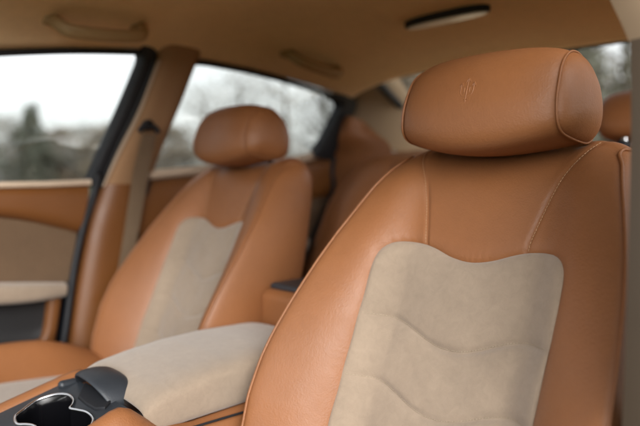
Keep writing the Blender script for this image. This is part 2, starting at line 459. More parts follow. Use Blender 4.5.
def along(pts, n=30): return resample(catmull(pts, 8), n)
# grab handles
def grab(pa, pb, drop, name='grab_handle'):
    a = np.array(pa); b = np.array(pb)
    inw = np.array([1, 0, -.35]); inw /= np.linalg.norm(inw)
    pts = [a-inw*.002, a+inw*.022, a+(b-a)*.10+inw*.050+[0, 0, -drop], a+(b-a)*.5+inw*.056+[0, 0, -drop*1.3], a+(b-a)*.90+inw*.050+[0, 0, -drop], b+inw*.022, b-inw*.002]
    P = along(pts, 40); V, F = tube_vf(P-RO, .0115, 12, rx=1.3); g = mesh(name, V, F, SUEDE2 if False else TRIM2, roof)
    for c in (a, b):
        mb = MB(); mb.add(*box_vf(np.array(c)-RO-[.010, .018, .012], np.array(c)-RO+[.012, .018, .012])); mb.build('hinge_cover', TRIM2, g, bevel=.005)
    return g
TRIM2 = mk('handle_plastic', (.40, .27, .13), .55, .04, 9, .1, 500)
def onroof(x, y):
    """point of the lining seen at the given spot of the photo"""
    k = ray(x, y)
    for t in np.arange(.4, 3.5, .004):
        p = CAM+k*t
        if -.12 < p[1] < 1.75:
            xe = xedge(p[1]); a = min(1, abs(p[0])/xe)
            z = zedge(p[1])+(zceil(p[1])-zedge(p[1]))*(1-(a**(1/.95))**3.6)**.8
            if p[2] > z-.001 or abs(p[0]) > xe: return np.array([p[0], p[1], z])
    return CAM+k*2
g1 = grab(onroof(52, 20), onroof(138, 27), .012); g2 = grab(onroof(286, 53), onroof(331, 68), .010)
g1['label'] = 'front grab handle above the left window'; g2['label'] = 'rear grab handle above the rear side window'
# reading lamp
zl = zceil(1.18)-.002
def elp(cx, cy, a, b, z, n=40, e=.7, zc=None):
    return [(cx+a*math.copysign(abs(math.cos(q))**e, math.cos(q)), cy+b*math.copysign(abs(math.sin(q))**.9, math.sin(q)), z) for q in np.linspace(0, 2*math.pi, n, endpoint=False)]
lampc = (.012, 1.185)
V, F = prism(np.array(elp(*lampc, .112, .026, zl-.010))-RO, (0, 0, .02)); mb = MB(); mb.add(V, [f[::-1] for f in F]); lamp = mb.build('reading_lamp', BLACK, roof, bevel=.002)
V, F = prism(np.array(elp(lampc[0], lampc[1]+.002, .105, .0205, zl-.013))-RO, (0, 0, .006)); mb = MB(); mb.add(V, F); mb.build('lamp_lens', LENS, lamp, bevel=.002)

# generic strip following an edge with rounded section
def strip(name, pts, r, mat, parent, o, n=40, rx=1.0, seg=10):
    P = along(pts, n)-np.asarray(o); V, F = tube_vf(P, r, seg, rx=rx); return mesh(name, V, F, mat, parent)
def slab(name, pts, d, mat, parent, o, bevel=.004):
    mb = MB(); V, F = prism(np.asarray(pts)-np.asarray(o), d); mb.add(V, F); ob = mb.build(name, mat, parent, bevel=bevel, seg=3)
    me = ob.data
    import bmesh
    bm = bmesh.new(); bm.from_mesh(me); bmesh.ops.recalc_face_normals(bm, faces=bm.faces); bm.to_mesh(me); bm.free()
    return ob
def band(name, A, B, bulge, mat, parent, o, n=50, m=14, th=.02, into=(-1, 0, 0)):
    """surface between the two 3D curves A and B, domed by bulge towards the cabin, with thickness"""
    A = along(A, n); B = along(B, n); V = []
    out = -np.array(into, float)
    for a, b in zip(A, B):
        for k in range(m):
            t = k/(m-1); e = (1-(2*t-1)**4); V.append(a+(b-a)*t+out*bulge*e-o)
    nb = len(V); F = grid_faces(n, m)
    V2 = [np.asarray(v)+np.array(into)*th for v in V]; V += V2
    F += [tuple(i+nb for i in f[::-1]) for f in grid_faces(n, m)]
    loop = [i*m for i in range(n)]+[(n-1)*m+j for j in range(1, m)]+[i*m+m-1 for i in range(n-2, -1, -1)]+[j for j in range(m-2, 0, -1)]
    for i in range(len(loop)):
        a, b = loop[i], loop[(i+1) % len(loop)]; F.append((a, b, b+nb, a+nb))
    import bmesh
    ob = mesh(name, V, F, mat, parent); bm = bmesh.new(); bm.from_mesh(ob.data); bmesh.ops.recalc_face_normals(bm, faces=bm.faces); bm.to_mesh(ob.data); bm.free()
    es = ob.modifiers.new('e', 'EDGE_SPLIT'); es.split_angle = R(60)
    return ob

# ------------------------------------------------------------------ front door (far side)
DO = np.array([XL, .45, .3])
door = empty('front_door', DO)
tag(door, 'open view of the front door with beige insert and large side window, far left', 'car door')
door['label'] = 'front door at the left edge, tan leather top and beige suede insert under its window'
zfront = .35
# sill top (leather) between sill line and curved lower line; extended forward beyond the frame
sA = [lo_(-140, 192), lo_(-60, 189), lo_(0, 186), lo_(45, 185), lo_(88, 183)]
sB = [lo_(-140, 212), lo_(-60, 214), lo_(0, 218), lo_(35, 223), lo_(77, 233)]
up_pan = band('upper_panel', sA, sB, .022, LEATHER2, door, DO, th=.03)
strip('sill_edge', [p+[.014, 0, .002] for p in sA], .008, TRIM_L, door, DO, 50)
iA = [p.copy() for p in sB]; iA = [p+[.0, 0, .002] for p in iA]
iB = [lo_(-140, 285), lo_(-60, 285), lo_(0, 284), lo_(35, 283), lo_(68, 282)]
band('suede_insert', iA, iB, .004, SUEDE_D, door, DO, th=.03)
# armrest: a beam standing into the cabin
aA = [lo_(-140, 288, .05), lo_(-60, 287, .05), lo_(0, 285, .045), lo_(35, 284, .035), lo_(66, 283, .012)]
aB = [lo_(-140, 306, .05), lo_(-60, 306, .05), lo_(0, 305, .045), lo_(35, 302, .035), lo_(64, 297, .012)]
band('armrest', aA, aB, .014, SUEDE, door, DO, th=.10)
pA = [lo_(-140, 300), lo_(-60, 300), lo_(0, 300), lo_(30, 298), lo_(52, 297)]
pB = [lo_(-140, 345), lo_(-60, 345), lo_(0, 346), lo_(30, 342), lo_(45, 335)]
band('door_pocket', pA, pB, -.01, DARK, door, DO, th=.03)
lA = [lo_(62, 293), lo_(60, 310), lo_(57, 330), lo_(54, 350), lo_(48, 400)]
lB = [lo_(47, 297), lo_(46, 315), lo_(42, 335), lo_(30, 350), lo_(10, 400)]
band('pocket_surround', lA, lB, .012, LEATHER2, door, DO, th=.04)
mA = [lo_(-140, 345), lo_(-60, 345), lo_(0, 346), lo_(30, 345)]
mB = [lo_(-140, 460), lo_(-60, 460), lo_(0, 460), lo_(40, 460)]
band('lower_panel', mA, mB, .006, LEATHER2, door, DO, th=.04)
# window glass and black frame
fr = [up_(-140, 62), up_(-60, 56), up_(0, 53), up_(70, 51), up_(130, 52), up_(147, 57), up_(150, 66), up_(141, 84), up_(120, 125), up_(100, 165), up_(90, 187)]
strip('window_frame', [p+[.0, 0, 0] for p in fr[:5]]+[up_(140, 53)], .0075, BLACK, door, DO, 50)
bandL = [up_(138, 45), up_(142, 57), up_(137, 72), up_(120, 112), up_(100, 155), up_(87, 187)]
bandR = [up_(150, 45), up_(157, 53), up_(153, 72), up_(137, 112), up_(117, 150), up_(101, 187)]
band('window_frame', bandL, bandR, .008, BLACK, door, DO, th=.035)
strip('frame_seal', [up_(x+6, y, .012) for x, y in [(148, 60), (145, 72), (128, 112), (109, 152), (95, 187)]], .0035, DARK, door, DO, 40)
gp = [up_(-140, 195, -.02), up_(95, 190, -.02), up_(150, 60, -.02), up_(-140, 55, -.02)]
slab('window_glass', gp, (-.004, 0, 0), GLASS, door, DO, bevel=0)

# ------------------------------------------------------------------ rear door (far side)
RO2 = np.array([XL, 1.2, .3])
rdoor = empty('rear_door', RO2)
tag(rdoor, 'rear door seen between the two front seats, tan leather top under a tapering side window', 'car door')
sA = [lo_(142, 179), lo_(165, 176.5), lo_(190, 174), lo_(240, 169), (lo_(289, 163)), lo_(312, 158), lo_(330, 152)]
sB = [lo_(132, 250), lo_(160, 240), lo_(190, 232), lo_(240, 220), lo_(289, 206), lo_(312, 200), lo_(331, 196)]
band('upper_panel', sA, sB, .018, LEATHER2, rdoor, RO2, th=.03)
strip('sill_edge', [p+[.022, 0, .010] for p in sA], .0135, TRIM_L, rdoor, RO2, 50)
iB = [lo_(130, 300), lo_(160, 290), lo_(190, 280), lo_(240, 262), lo_(289, 248), lo_(315, 240)]
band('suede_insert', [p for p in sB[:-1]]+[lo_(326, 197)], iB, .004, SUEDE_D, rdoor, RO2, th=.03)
aA = [lo_(150, 292, .03), lo_(240, 262, .04), lo_(289, 247, .04), lo_(309, 239, .03)]
aB = [lo_(150, 308, .03), lo_(240, 276, .04), lo_(287, 260, .04), lo_(304, 251, .03)]
band('armrest', aA, aB, .012, SUEDE, rdoor, RO2, th=.07)
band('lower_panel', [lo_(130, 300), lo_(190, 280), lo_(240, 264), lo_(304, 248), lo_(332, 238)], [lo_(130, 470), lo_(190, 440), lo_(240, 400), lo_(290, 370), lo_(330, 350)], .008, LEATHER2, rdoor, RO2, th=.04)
strip('window_frame', [up_(188, 63), up_(205, 63), up_(250, 71.5), up_(290, 82), up_(320, 91.5), up_(341, 99)], .008, BLACK, rdoor, RO2, 50)
bandL = [up_(328, 93), up_(341, 103), up_(337, 115), up_(325, 138), up_(313, 157)]
bandR = [up_(347, 95), up_(358, 103), up_(354, 116), up_(343, 140), up_(331, 160)]
band('window_frame', bandL, bandR, .008, BLACK, rdoor, RO2, th=.035)
slab('window_glass', [up_(130, 192, -.02), up_(328, 165, -.02), up_(350, 100, -.02), up_(290, 76, -.02), up_(190, 56, -.02)], (-.004, 0, 0), GLASS, rdoor, RO2, bevel=0)
strip('door_seal', [lo_(343, 136, .02), lo_(336, 150, .02), lo_(332, 170, .02), lo_(333, 188, .02), lo_(326, 208, .02), lo_(312, 239, .02), lo_(295, 280, .02), lo_(285, 330, .02)], .008, BLACK, rdoor, RO2, 60)

# ------------------------------------------------------------------ belt pillar (far side)
PO = np.array([XL, .8, .3]); pil = empty('door_pillar', PO)
tag(pil, 'pillar between the two left doors, tan leather below and beige cover above', 'pillar')
A_ = [up_(160, 40, .006), up_(158, 60, .006), up_(138, 112, .006), up_(119, 150, .006), up_(102, 186, .006)]
B_ = [up_(205, 50, .006), up_(197, 62, .006), up_(181, 103, .006), up_(163, 146, .006), up_(148, 186, .006)]
band('upper_cover', A_, B_, .020, TRIM_B, pil, PO, th=.04)
strip('cover_edge', [p+[.006, 0, 0] for p in A_[1:]], .0045, TRIM_L, pil, PO, 40)
A_ = [lo_(102, 184, .004), lo_(89, 225, .004), lo_(80, 270, .004), lo_(72, 320, .004), lo_(66, 370, .004), lo_(60, 430, .004)]
B_ = [lo_(150, 184, .004), lo_(142, 215, .004), lo_(135, 240, .004), lo_(130, 300, .004), lo_(128, 370, .004), lo_(126, 430, .004)]
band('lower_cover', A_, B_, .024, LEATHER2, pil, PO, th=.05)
strip('door_seal', [up_(100, 172, .012), lo_(95, 190, .012), lo_(83, 228, .012), lo_(74, 270, .012), lo_(67, 320, .012), lo_(60, 370, .012), lo_(56, 430, .012)], .0085, BLACK, pil, PO, 60)
strip('rear_seal', [lo_(150, 180, .012), lo_(145, 200, .012), lo_(138, 232, .012), lo_(133, 250, .012), lo_(130, 300, .012)], .005, BLACK, pil, PO, 40)
# seat belt on it
BO = np.array(up_(150, 130, .03)); belt = empty('seat_belt', BO)
tag(belt, 'seat belt hanging from its dark guide on the pillar behind the left front seat', 'seat belt')
c1 = [up_(143, 133, .045), up_(135, 165, .045), lo_(129, 200, .045), lo_(123, 240, .045), lo_(117, 280, .045), lo_(112, 340, .045)]
c2 = [up_(157, 135, .045), up_(150, 166, .045), lo_(144, 200, .045), lo_(137, 240, .045), lo_(131, 280, .045), lo_(126, 340, .045)]
band('webbing', c1, c2, .0005, WEB, belt, BO, th=.0018, m=5)
gpt = up_(149, 130, .05)
mb = MB(); P = along([gpt+[0, -.026, -.006], gpt+[0, -.018, .006], gpt+[0, .0, .010], gpt+[0, .018, .006], gpt+[0, .026, -.006]], 24)
mb.add(*tube_vf(P-BO, .007, 10)); gd = mb.build('belt_guide', BLACK, belt)
mb = MB(); q = gpt+np.array([-.008, .004, .014])-BO
mb.add(*tube_vf([q+[-.016, 0, 0], q+[.004, 0, 0], q+[.006, 0, 0]], [.014, .013, .008], 24)); mb.build('guide_bolt', BLACK, gd)

# ------------------------------------------------------------------ rear pillar, rear glass, parcel shelf
CO = np.array([-.62, 1.7, 1.2]); cp = empty('rear_pillar', CO)
tag(cp, 'beige and tan trimmed rear pillar between the rear side window and back window', 'pillar')
def mirrorx(o):
    pass
def col3(*p): return [np.array(q, float) for q in p]
xe0 = -xedge(1.5); ze0 = float(zedge(1.5))
cA = col3((xe0-.005, 1.42, ze0+.015), (-.645, 1.50, 1.20), (-.69, 1.52, 1.08), (-.71, 1.50, 1.0))
A_ = [up_(345, 90, .004), up_(357, 98, .004), up_(352, 118, .004), up_(342, 140, .004)]
B_ = col3((-.50, 1.66, 1.375), (-.50, 1.74, 1.31), (-.47, 1.88, 1.20), (-.42, 2.02, 1.08))
band('upper_cover', A_, B_, .012, TRIM, cp, CO, th=.03)
A2 = [up_(351, 116, .035), up_(343, 138, .03), lo_(334, 158, .02), lo_(334, 190, .012), lo_(315, 240, .010)]
B2 = [hit(362, 120, (0, 1, 0), 1.58), hit(377, 134, (0, 1, 0), 1.59), hit(391, 148, (0, 1, 0), 1.60), hit(398, 190, (0, 1, 0), 1.60), hit(380, 240, (0, 1, 0), 1.58)]
band('lower_cover', A2, B2, .000, LEATHER, cp, CO, th=.04)
# mirrored rear pillar on the near side
CO3 = np.array([.62, 1.7, 1.2]); cp2 = empty('rear_pillar', CO3)
tag(cp2, 'rear pillar trim behind the blurred grey pillar at the right edge', 'pillar')
mir = lambda L_: [np.array(p)*[-1, 1, 1] for p in L_]
band('upper_cover', mir(A_), mir(B_), .012, TRIM, cp2, CO3, th=.03, into=(1, 0, 0))
band('lower_cover', mir(A2), mir(B2), .018, LEATHER2, cp2, CO3, th=.04, into=(1, 0, 0))

GO = np.array([0, 1.8, 1.25]); rw = empty('rear_window', GO)
tag(rw, 'back window seen past the right of the near headrest, trees behind it', 'window')
def arc(y, z, hx, n=20, by=.06): return [np.array([x, y+by*(1-(x/hx)**2), z+.012*(1-(x/hx)**2)]) for x in np.linspace(-hx, hx, n)]
T_ = arc(1.545, 1.35, .50, by=.04); B_ = arc(2.08, 1.09, .60, by=.06)
V = []; m = 12
for a, b in zip(T_, B_):
    for k in range(m): V.append(a+(b-a)*k/(m-1)+[0, 0, .02*math.sin(math.pi*k/(m-1))]-GO)
gl = mesh('window_glass', V, grid_faces(20, m), GLASS, rw)
strip('window_seal', [p+[0, .01, .01] for p in T_], .006, BLACK, rw, GO, 40); strip('window_seal', B_, .014, DARK, rw, GO, 40)
strip('window_seal', [T_[0], (T_[0]+B_[0])/2+[0, 0, .02], B_[0]], .014, BLACK, rw, GO, 20)
strip('window_seal', [T_[-1], (T_[-1]+B_[-1])/2+[0, 0, .02], B_[-1]], .014, BLACK, rw, GO, 20)
sh = empty('parcel_shelf', (0, 1.85, 1.08))
tag(sh, 'beige shelf under the back window behind the rear seats', 'parcel shelf')
mb = MB(); mb.add(*box_vf((-.74, -.22, -.03), (.74, .26, .045))); mb.build('shelf_board', SUEDE2, sh, bevel=.01)

# ------------------------------------------------------------------ rear seat
QO = np.array([0, 1.35, .22]); rs = empty('rear_seat', QO)
tag(rs, 'tan leather rear seat visible in the gap between the two front seats', 'rear seat')
rc = R(24); rv = np.array([0, math.sin(rc), math.cos(rc)]); rwv = np.array([0, -math.cos(rc), math.sin(rc)])
RB = np.array([0, 1.50, .995])-QO
def rear_pt(u, v, w): return RB+np.asarray(u)[:, None]*EU+np.asarray(v)[:, None]*rv+np.asarray(w)[:, None]*rwv
ho = np.array([(0, .165), (.10, .165), (.16, .172), (.30, .176), (.44, .174), (.53, .162), (.580, .125), (.605, .06), (.62, -.03), (.625, -.2), (.61, -.36), (.50, -.40), (.2, -.40), (0, -.40)])
RO_ = resample(catmull(np.vstack([ho, (ho[1:-1]*[-1, 1])[::-1]]), 8, True), 400, True)
def rw_(Q):
    u, v = np.abs(Q[:, 0]), Q[:, 1]
    w = .05*sst(.42, .55, u)*sst(.17, -.1, v)+.035*np.exp(-((u-.15)/.05)**2)*sst(.15, -.1, v)*1.0
    w -= .03*np.exp(-((u-.0)/.09)**4)
    w -= .05*np.clip((v-.08)/.09, 0, 1)**2
    w -= .010*np.exp(-((u-.155)/.006)**2)+.006*np.exp(-((u-.44)/.006)**2)
    return w
rad = 1-(1-np.linspace(.02, 1, 80))**1.2; Q = polar(RO_, (0, -.1), rad); w = rw_(Q); n = len(RO_)
w -= .02*np.exp(-(1-rad.repeat(n))*.3/.02)
V = list(rear_pt(Q[:, 0], Q[:, 1], w)); F = grid_faces(len(rad), n, False, True); F.append(tuple(range(n))[::-1])
b0 = (len(rad)-1)*n
for k in range(1, 9):
    V += list(rear_pt(RO_[:, 0], RO_[:, 1]+.006*math.sin(math.pi*k/8), w[-n:]*(1-k/8)-.14*k/8))
    for j in range(n): F.append((b0+(k-1)*n+j, b0+k*n+j, b0+k*n+(j+1) % n, b0+(k-1)*n+(j+1) % n))
F.append(tuple(b0+8*n+j for j in range(n)))
rb = mesh('backrest', V, F, LEATHER, rs)
js = [j for j in range(n) if RO_[j, 1] > -.2]; 
for s in (1, -1):
    jj = sorted([j for j in js if RO_[j, 0]*s > .01], key=lambda j: math.atan2(RO_[j, 0]*s, RO_[j, 1]+.2))
    P = rear_pt(RO_[jj, 0], RO_[jj, 1], w[-n:][jj]); V, F = tube_vf(resample(P, 120), .0035, 8); mesh('piping', V, F, LEATHER, rb)
# cushion
mb = MB(); V = []; nx, nyy = 60, 24
for x in np.linspace(-.60, .60, nx):
    for k in range(nyy):
        t = k/(nyy-1); y = -.42+.5*t; a = abs(x)
        z = .37-.05*t+.03*math.exp(-((a-.15)/.05)**2)+.04*float(sst(.45, .58, a))-.06*max(0, (.15-t)/.15)**2
        V.append((x, y, z))
nb = len(V); F = [f for f in grid_faces(nx, nyy)]
V2 = [(x, y, .05) for x, y, z in V]; loop = [i*nyy for i in range(nx)]+[(nx-1)*nyy+j for j in range(1, nyy)]+[i*nyy+nyy-1 for i in range(nx-2, -1, -1)]+[j for j in range(nyy-2, 0, -1)]
mb.add(V+V2, F+[(a, a+nb, b+nb, b) for a, b in zip(loop, loop[1:]+loop[:1])]); mb.build('seat_cushion', LEATHER, rs)
# rear headrest behind the near seat
HC = RB+np.array([.33, .08, .190]); V = []; nu, npf = 40, 48
for u in np.linspace(-1, 1, nu):
    e = (1-abs(u)**5)**.35 if abs(u) < 1 else .02
    for j in range(npf):
        q = 2*math.pi*j/npf; c, s = math.cos(q), math.sin(q)
        V.append(HC+np.array([u*.135, 0, 0])+rv*.062*math.copysign(abs(s)**.75, s)*max(e, .05)+rwv*.045*math.copysign(abs(c)**.7, c)*max(e, .05))
F = grid_faces(nu, npf, False, True); F += [tuple(range(npf))[::-1], tuple((nu-1)*npf+j for j in range(npf))]
rh = mesh('headrest', V, F, LEATHER, rs)
for s in (1, -1):
    V, F = tube_vf([HC+np.array([s*.06, 0, 0])-rv*.13, HC+np.array([s*.06, 0, 0])-rv*.03], .007, 14); mesh('headrest_post', V, F, CHROME, rh)
    V, F = tube_vf([HC+np.array([s*.06, 0, 0])-rv*.085, HC+np.array([s*.06, 0, 0])-rv*.070], .016, 18); mesh('post_collar', V, F, BLACK, rh)

# ------------------------------------------------------------------ near side pillar (blurred at the right edge) 
NO = np.array([.70, .62, .3]); npil = empty('door_pillar', NO)
tag(npil, 'blurred grey pillar cutting the right edge beside the near seat', 'pillar')
V0 = (0, 1, 0)
def atd(x, y, yy): return hit(x, y, (0, 1, 0), yy)
A_ = [atd(630, 40, .60), atd(631, 110, .58), atd(629.5, 200, .565), atd(627, 300, .555), atd(622, 426, .55), atd(617, 520, .55)]
B_ = [a+[.16, .04, 0] for a in A_]
band('lower_cover', A_, B_, .012, mk('pillar_grey_trim', (.060, .042, .026), .6, .05, 6, .1, 400), npil, NO, th=.05, into=(0, 1, 0))
A_ = [atd(596, -40, .62), atd(608, -5, .62), atd(622, 25, .61), atd(634, 55, .60), atd(644, 90, .59), atd(652, 130, .58)]
B_ = [a+[.17, .02, .02] for a in A_]
band('upper_cover', A_, B_, .012, TRIM, npil, NO, th=.045, into=(0, 1, 0))

# near side rear door, seen as a sliver behind the near seat
ND = np.array([.70, 1.15, .3]); nd = empty('rear_door', ND)
tag(nd, 'sliver of the near rear door behind the right side of the near seat', 'car door')
def bx(lo, hi, name, mat, par, o, bev=.01):
    mb = MB(); mb.add(*box_vf(np.array(lo)-o, np.array(hi)-o)); return mb.build(name, mat, par, bevel=bev)
bx((.70, .82, .62), (.76, 1.55, 1.03), 'upper_panel', LEATHER2, nd, ND)
bx((.715, .82, .25), (.75, 1.55, .615), 'lower_panel', LEATHER2, nd, ND)
bx((.63, .85, .70), (.698, 1.35, .745), 'armrest', SUEDE, nd, ND, .015)

# ------------------------------------------------------------------ floor and outer body (keeps the cabin closed)
fl = mesh('cabin_floor', [(-.76, -.7, .215), (.76, -.7, .215), (.76, 2.1, .215), (-.76, 2.1, .215)], [(0, 1, 2, 3)], CARPET, None, False); fl['kind'] = 'structure'

# ------------------------------------------------------------------ centre console
KO = np.array([-.01, .5, .22]); con = empty('centre_console', KO)
tag(con, 'centre console between the front seats with beige armrest and open cup holder', 'console')
SL = .25
def tz(y): return .704+SL*(y-.28)              # tray surface
NP = (0, -SL, 1)
def tr_(x, y, o=0): return hit(x, y, NP, .704-SL*.28+o)
# body cross sections along y: leather shoulders with a channel for the tray in front
def ztop(y): return float(np.interp(y, [-.35, 0, .28, .395, .43, .46, .8], [.56, .64, .710, .738, .715, .694, .703]))
V = []; ys = np.linspace(-.35, .95, 100)
prof_x = [-.135, -.133, -.128, -.118, -.108, -.100, -.094, -.0915, -.091, 0, .091, .0915, .094, .100, .108, .118, .128, .133, .135]
for y in ys:
    zt = ztop(y); ch = .025 if y < .375 else 0
    pz = [-.45, -.05, -.020, -.006, 0, -.001, -.005, -.010, -.010-ch*4, -.010-ch*4]; pz = pz+pz[:-1][::-1]
    zn = float(np.interp(y, [-.35, 0, .28, .35, .362, .374, .41, .46, .8], [.56, .64, .712, .740, .741, .735, .703, .694, .703]))
    for x, z in zip(prof_x, pz): V.append((x, y-KO[1], zt+(zn-zt)*float(sst(-.03, .09, x))+z-KO[2]))
m = len(prof_x); F = grid_faces(len(ys), m); F += [tuple(range(m)), tuple((len(ys)-1)*m+j for j in range(m))[::-1]]
mesh('console_body', V, [f[::-1] for f in F], LEATHER, con)
# armrest lid
LY0, LY1 = .392, .745
def lz(y): return float(np.interp(y, [.372, .42, .47, .53, .60, .70, .80, .90], [.733, .747, .756, .763, .766, .763, .754, .744]))
V = []; NYL = 70; NC = 44
for i, y in enumerate(np.linspace(LY0, LY1, NYL)):
    t0 = min(1, (y-LY0)/.035); t1 = min(1, (LY1-y)/.03)
    e = (1-(1-t0)**2)**.5*(1-(1-t1)**2)**.5; e = max(e, .0)
    zt = lz(y); zb = float(np.interp(y, [.39, .45, .56, .86], [.690, .689, .690, .700])); zm = (zt+zb)/2; hz = (zt-zb)/2
    hx = .112*(.93+.07*e)
    for j in range(NC):
        q = 2*math.pi*j/NC; c, s = math.cos(q), math.sin(q)
        x = hx*math.copysign(abs(c)**.34, c); z = zm+hz*(.45+.55*e)*math.copysign(abs(s)**.42, s)
        if s > 0: z += .005*(1-(x/hx)**2)
        V.append((x, y-KO[1], z-KO[2]))
F = grid_faces(NYL, NC, False, True); F += [tuple(range(NC))[::-1], tuple((NYL-1)*NC+j for j in range(NC))]
lid = mesh('armrest_lid', V, F, SUEDE, con); ms = lid.modifiers.new('s', 'SUBSURF'); ms.levels = ms.render_levels = 1
for s in (1, -1):
    pts = [np.array([s*.114, y, float(np.interp(y, [.39, .45, .56, .86], [.706, .6935, .6915, .699]))]) for y in np.linspace(.42, .74, 20)]
    strip('lid_gap', pts, .0018, BLACK, lid, KO, 40)
# rear end of console behind the lid
mb = MB(); V, F = box_vf(np.array([-.118, .748, .45])-KO, np.array([.10, .93, .822])-KO); mb.add(V, F); bc = mb.build('rear_block', LEATHER, con, bevel=.022, seg=5)
mb = MB(); V, F = box_vf(np.array([-.10, .765, .818])-KO, np.array([.085, .915, .833])-KO); mb.add(V, F); mb.build('block_inlay', GREY, bc, bevel=.007)
# tray plate with cup holder well
ring_px = [(15, 414), (22, 408), (35, 398.5), (50, 393), (61, 391.3), (69, 392.5), (73.5, 397), (72.5, 402), (70, 405.5), (77, 407), (87, 409.5), (93, 415.5), (91, 423),
           (85, 432), (72, 441), (56, 447), (42, 446), (36, 438), (38, 429), (34, 423), (26, 421.5), (17, 421)]
ring = resample(catmull([tr_(x, y, .006) for x, y in ring_px], 6, True), 150, True)
# plate: annular faces between ring and rectangle
rc_ = ring[:, :2].mean(0)
X0, X1, Y0, Y1 = -.0995, .0795, .10, .380
def rect_pt(a):
    dx, dy = math.cos(a), math.sin(a); ts = []
    for lo, hi, c, d_ in ((X0, X1, rc_[0], dx), (Y0, Y1, rc_[1], dy)):
        if abs(d_) > 1e-9: ts.append(max((lo-c)/d_, (hi-c)/d_))
    t = min(ts); return rc_[0]+dx*t, rc_[1]+dy*t
V = []; n = len(ring)
for k in range(n):
    a = math.atan2(ring[k, 1]-rc_[1], ring[k, 0]-rc_[0]); x, y = rect_pt(a)
    x2, y2 = ring[k, 0], ring[k, 1]
    for t in (0, .25, .5, .75, 1): xx, yy = x2+(x-x2)*t, y2+(y-y2)*t; V.append((xx-KO[0], yy-KO[1], tz(yy)-KO[2]))
F = grid_faces(n, 5, True, False)
tray = mesh('tray_plate', V, F, GREY, con)
cup = None
V = []
for dz, sc in ((0, 1), (-.004, .985), (-.012, .975), (-.05, .955), (-.068, .93), (-.070, .5), (-.070, .05)):
    for p in ring: xy = rc_+(p[:2]-rc_)*sc; V.append((xy[0]-KO[0], xy[1]-KO[1], tz(p[1])+dz-KO[2]))
F = grid_faces(7, n, False, True); F.append(tuple(6*n+j for j in range(n)))
cup = mesh('cup_holder', V, F, mk('gloss_black', (.004, .004, .005), .12, .05, 9), con)
P = ring.copy(); P[:, 2] = [tz(p[1])+.0018 for p in ring]; V, F = tube_vf(P-KO, .0022, 8, True); mesh('chrome_trim', V, F, CHROME, cup)
# arched inner rib and a small pin inside the well
q = tr_(62, 421)-KO; V, F = tube_vf([q+[0, 0, -.07], q+[0, 0, -.028], q+[0, 0, -.026]], [.010, .008, .004], 14); mesh('cup_grip', V, F, GREY, cup)
# latch hood at the front of the lid: an arch open to the front
f1 = np.array([-.084, .384, .722]); f2 = np.array([.040, .378, .722]); V = []; NH = 36
prof_h = [(-.002, -.005), (-.004, -.001), (.000, .003), (.012, .005), (.026, .003), (.036, -.004), (.036, -.010), (.024, -.006), (.010, -.003), (.003, -.005)]
for i in range(NH):
    a_ = i/(NH-1); p = f1+(f2-f1)*a_; arch = (1-abs(2*a_-1)**3.0)**.75
    for dy, dz in prof_h:
        V.append((p[0]-KO[0], p[1]+dy-.016*arch*max(0, 1-dy/.03)-KO[1], p[2]+.031*arch+dz-KO[2]))
F = grid_faces(NH, len(prof_h), False, True); F += [tuple(range(len(prof_h))), tuple((NH-1)*len(prof_h)+j for j in range(len(prof_h)))[::-1]]
hood = mesh('lid_latch', V, F, GREY, con); ms = hood.modifiers.new('s', 'SUBSURF'); ms.levels = ms.render_levels = 2
rp = [tr_(x, y, .004) for x, y in [(78, 396), (85, 381), (112, 399), (105, 407), (95, 408), (86, 403)]]
bx((-.068, .398, .70), (.016, .404, .738), 'hollow_shade_panel', BLACK, con, KO, .002)  # black panel added to paint the shade inside the hollow under the latch
slab('latch_shade_plate', rp, (0, 0, -.012), BLACK, con, KO, .002)  # raised plate, no real recess: its shade is put into the black colour
for cx, cy in ((-.089, .362),):
    bx((cx-.007, cy-.010, tz(cy)-.005), (cx+.007, cy+.020, tz(cy)+.008), 'latch_cheek', GREY, con, KO, .006)

# ------------------------------------------------------------------ outer body
BO2 = np.array([0, .8, .1]); body = empty('car_body', BO2)
tag(body, 'dark outer shell of the car around and under the cabin', 'car body')
bx((-.83, -.75, .12), (-.785, 2.4, .985), 'side_panel', PAINT, body, BO2, .015)
bx((.785, .80, .12), (.83, 2.4, .985), 'side_panel', PAINT, body, BO2, .015)
bx((-.78, 2.15, .12), (.78, 2.4, .98), 'rear_panel', PAINT, body, BO2, .03)
bx((-.78, -.75, .10), (.78, 2.14, .20), 'floor_pan', PAINT, body, BO2, .01)
V = []
for y in np.linspace(.12, 1.56, 40):
    for t in np.linspace(-1, 1, 40): V.append(roof_pt(y, t*1.0)*[1.05, 1, 1]+[0, 0, .045]-BO2)
o = mesh('roof_skin', V, grid_faces(40, 40), PAINT, body); sm = o.modifiers.new('t', 'SOLIDIFY'); sm.thickness = .012

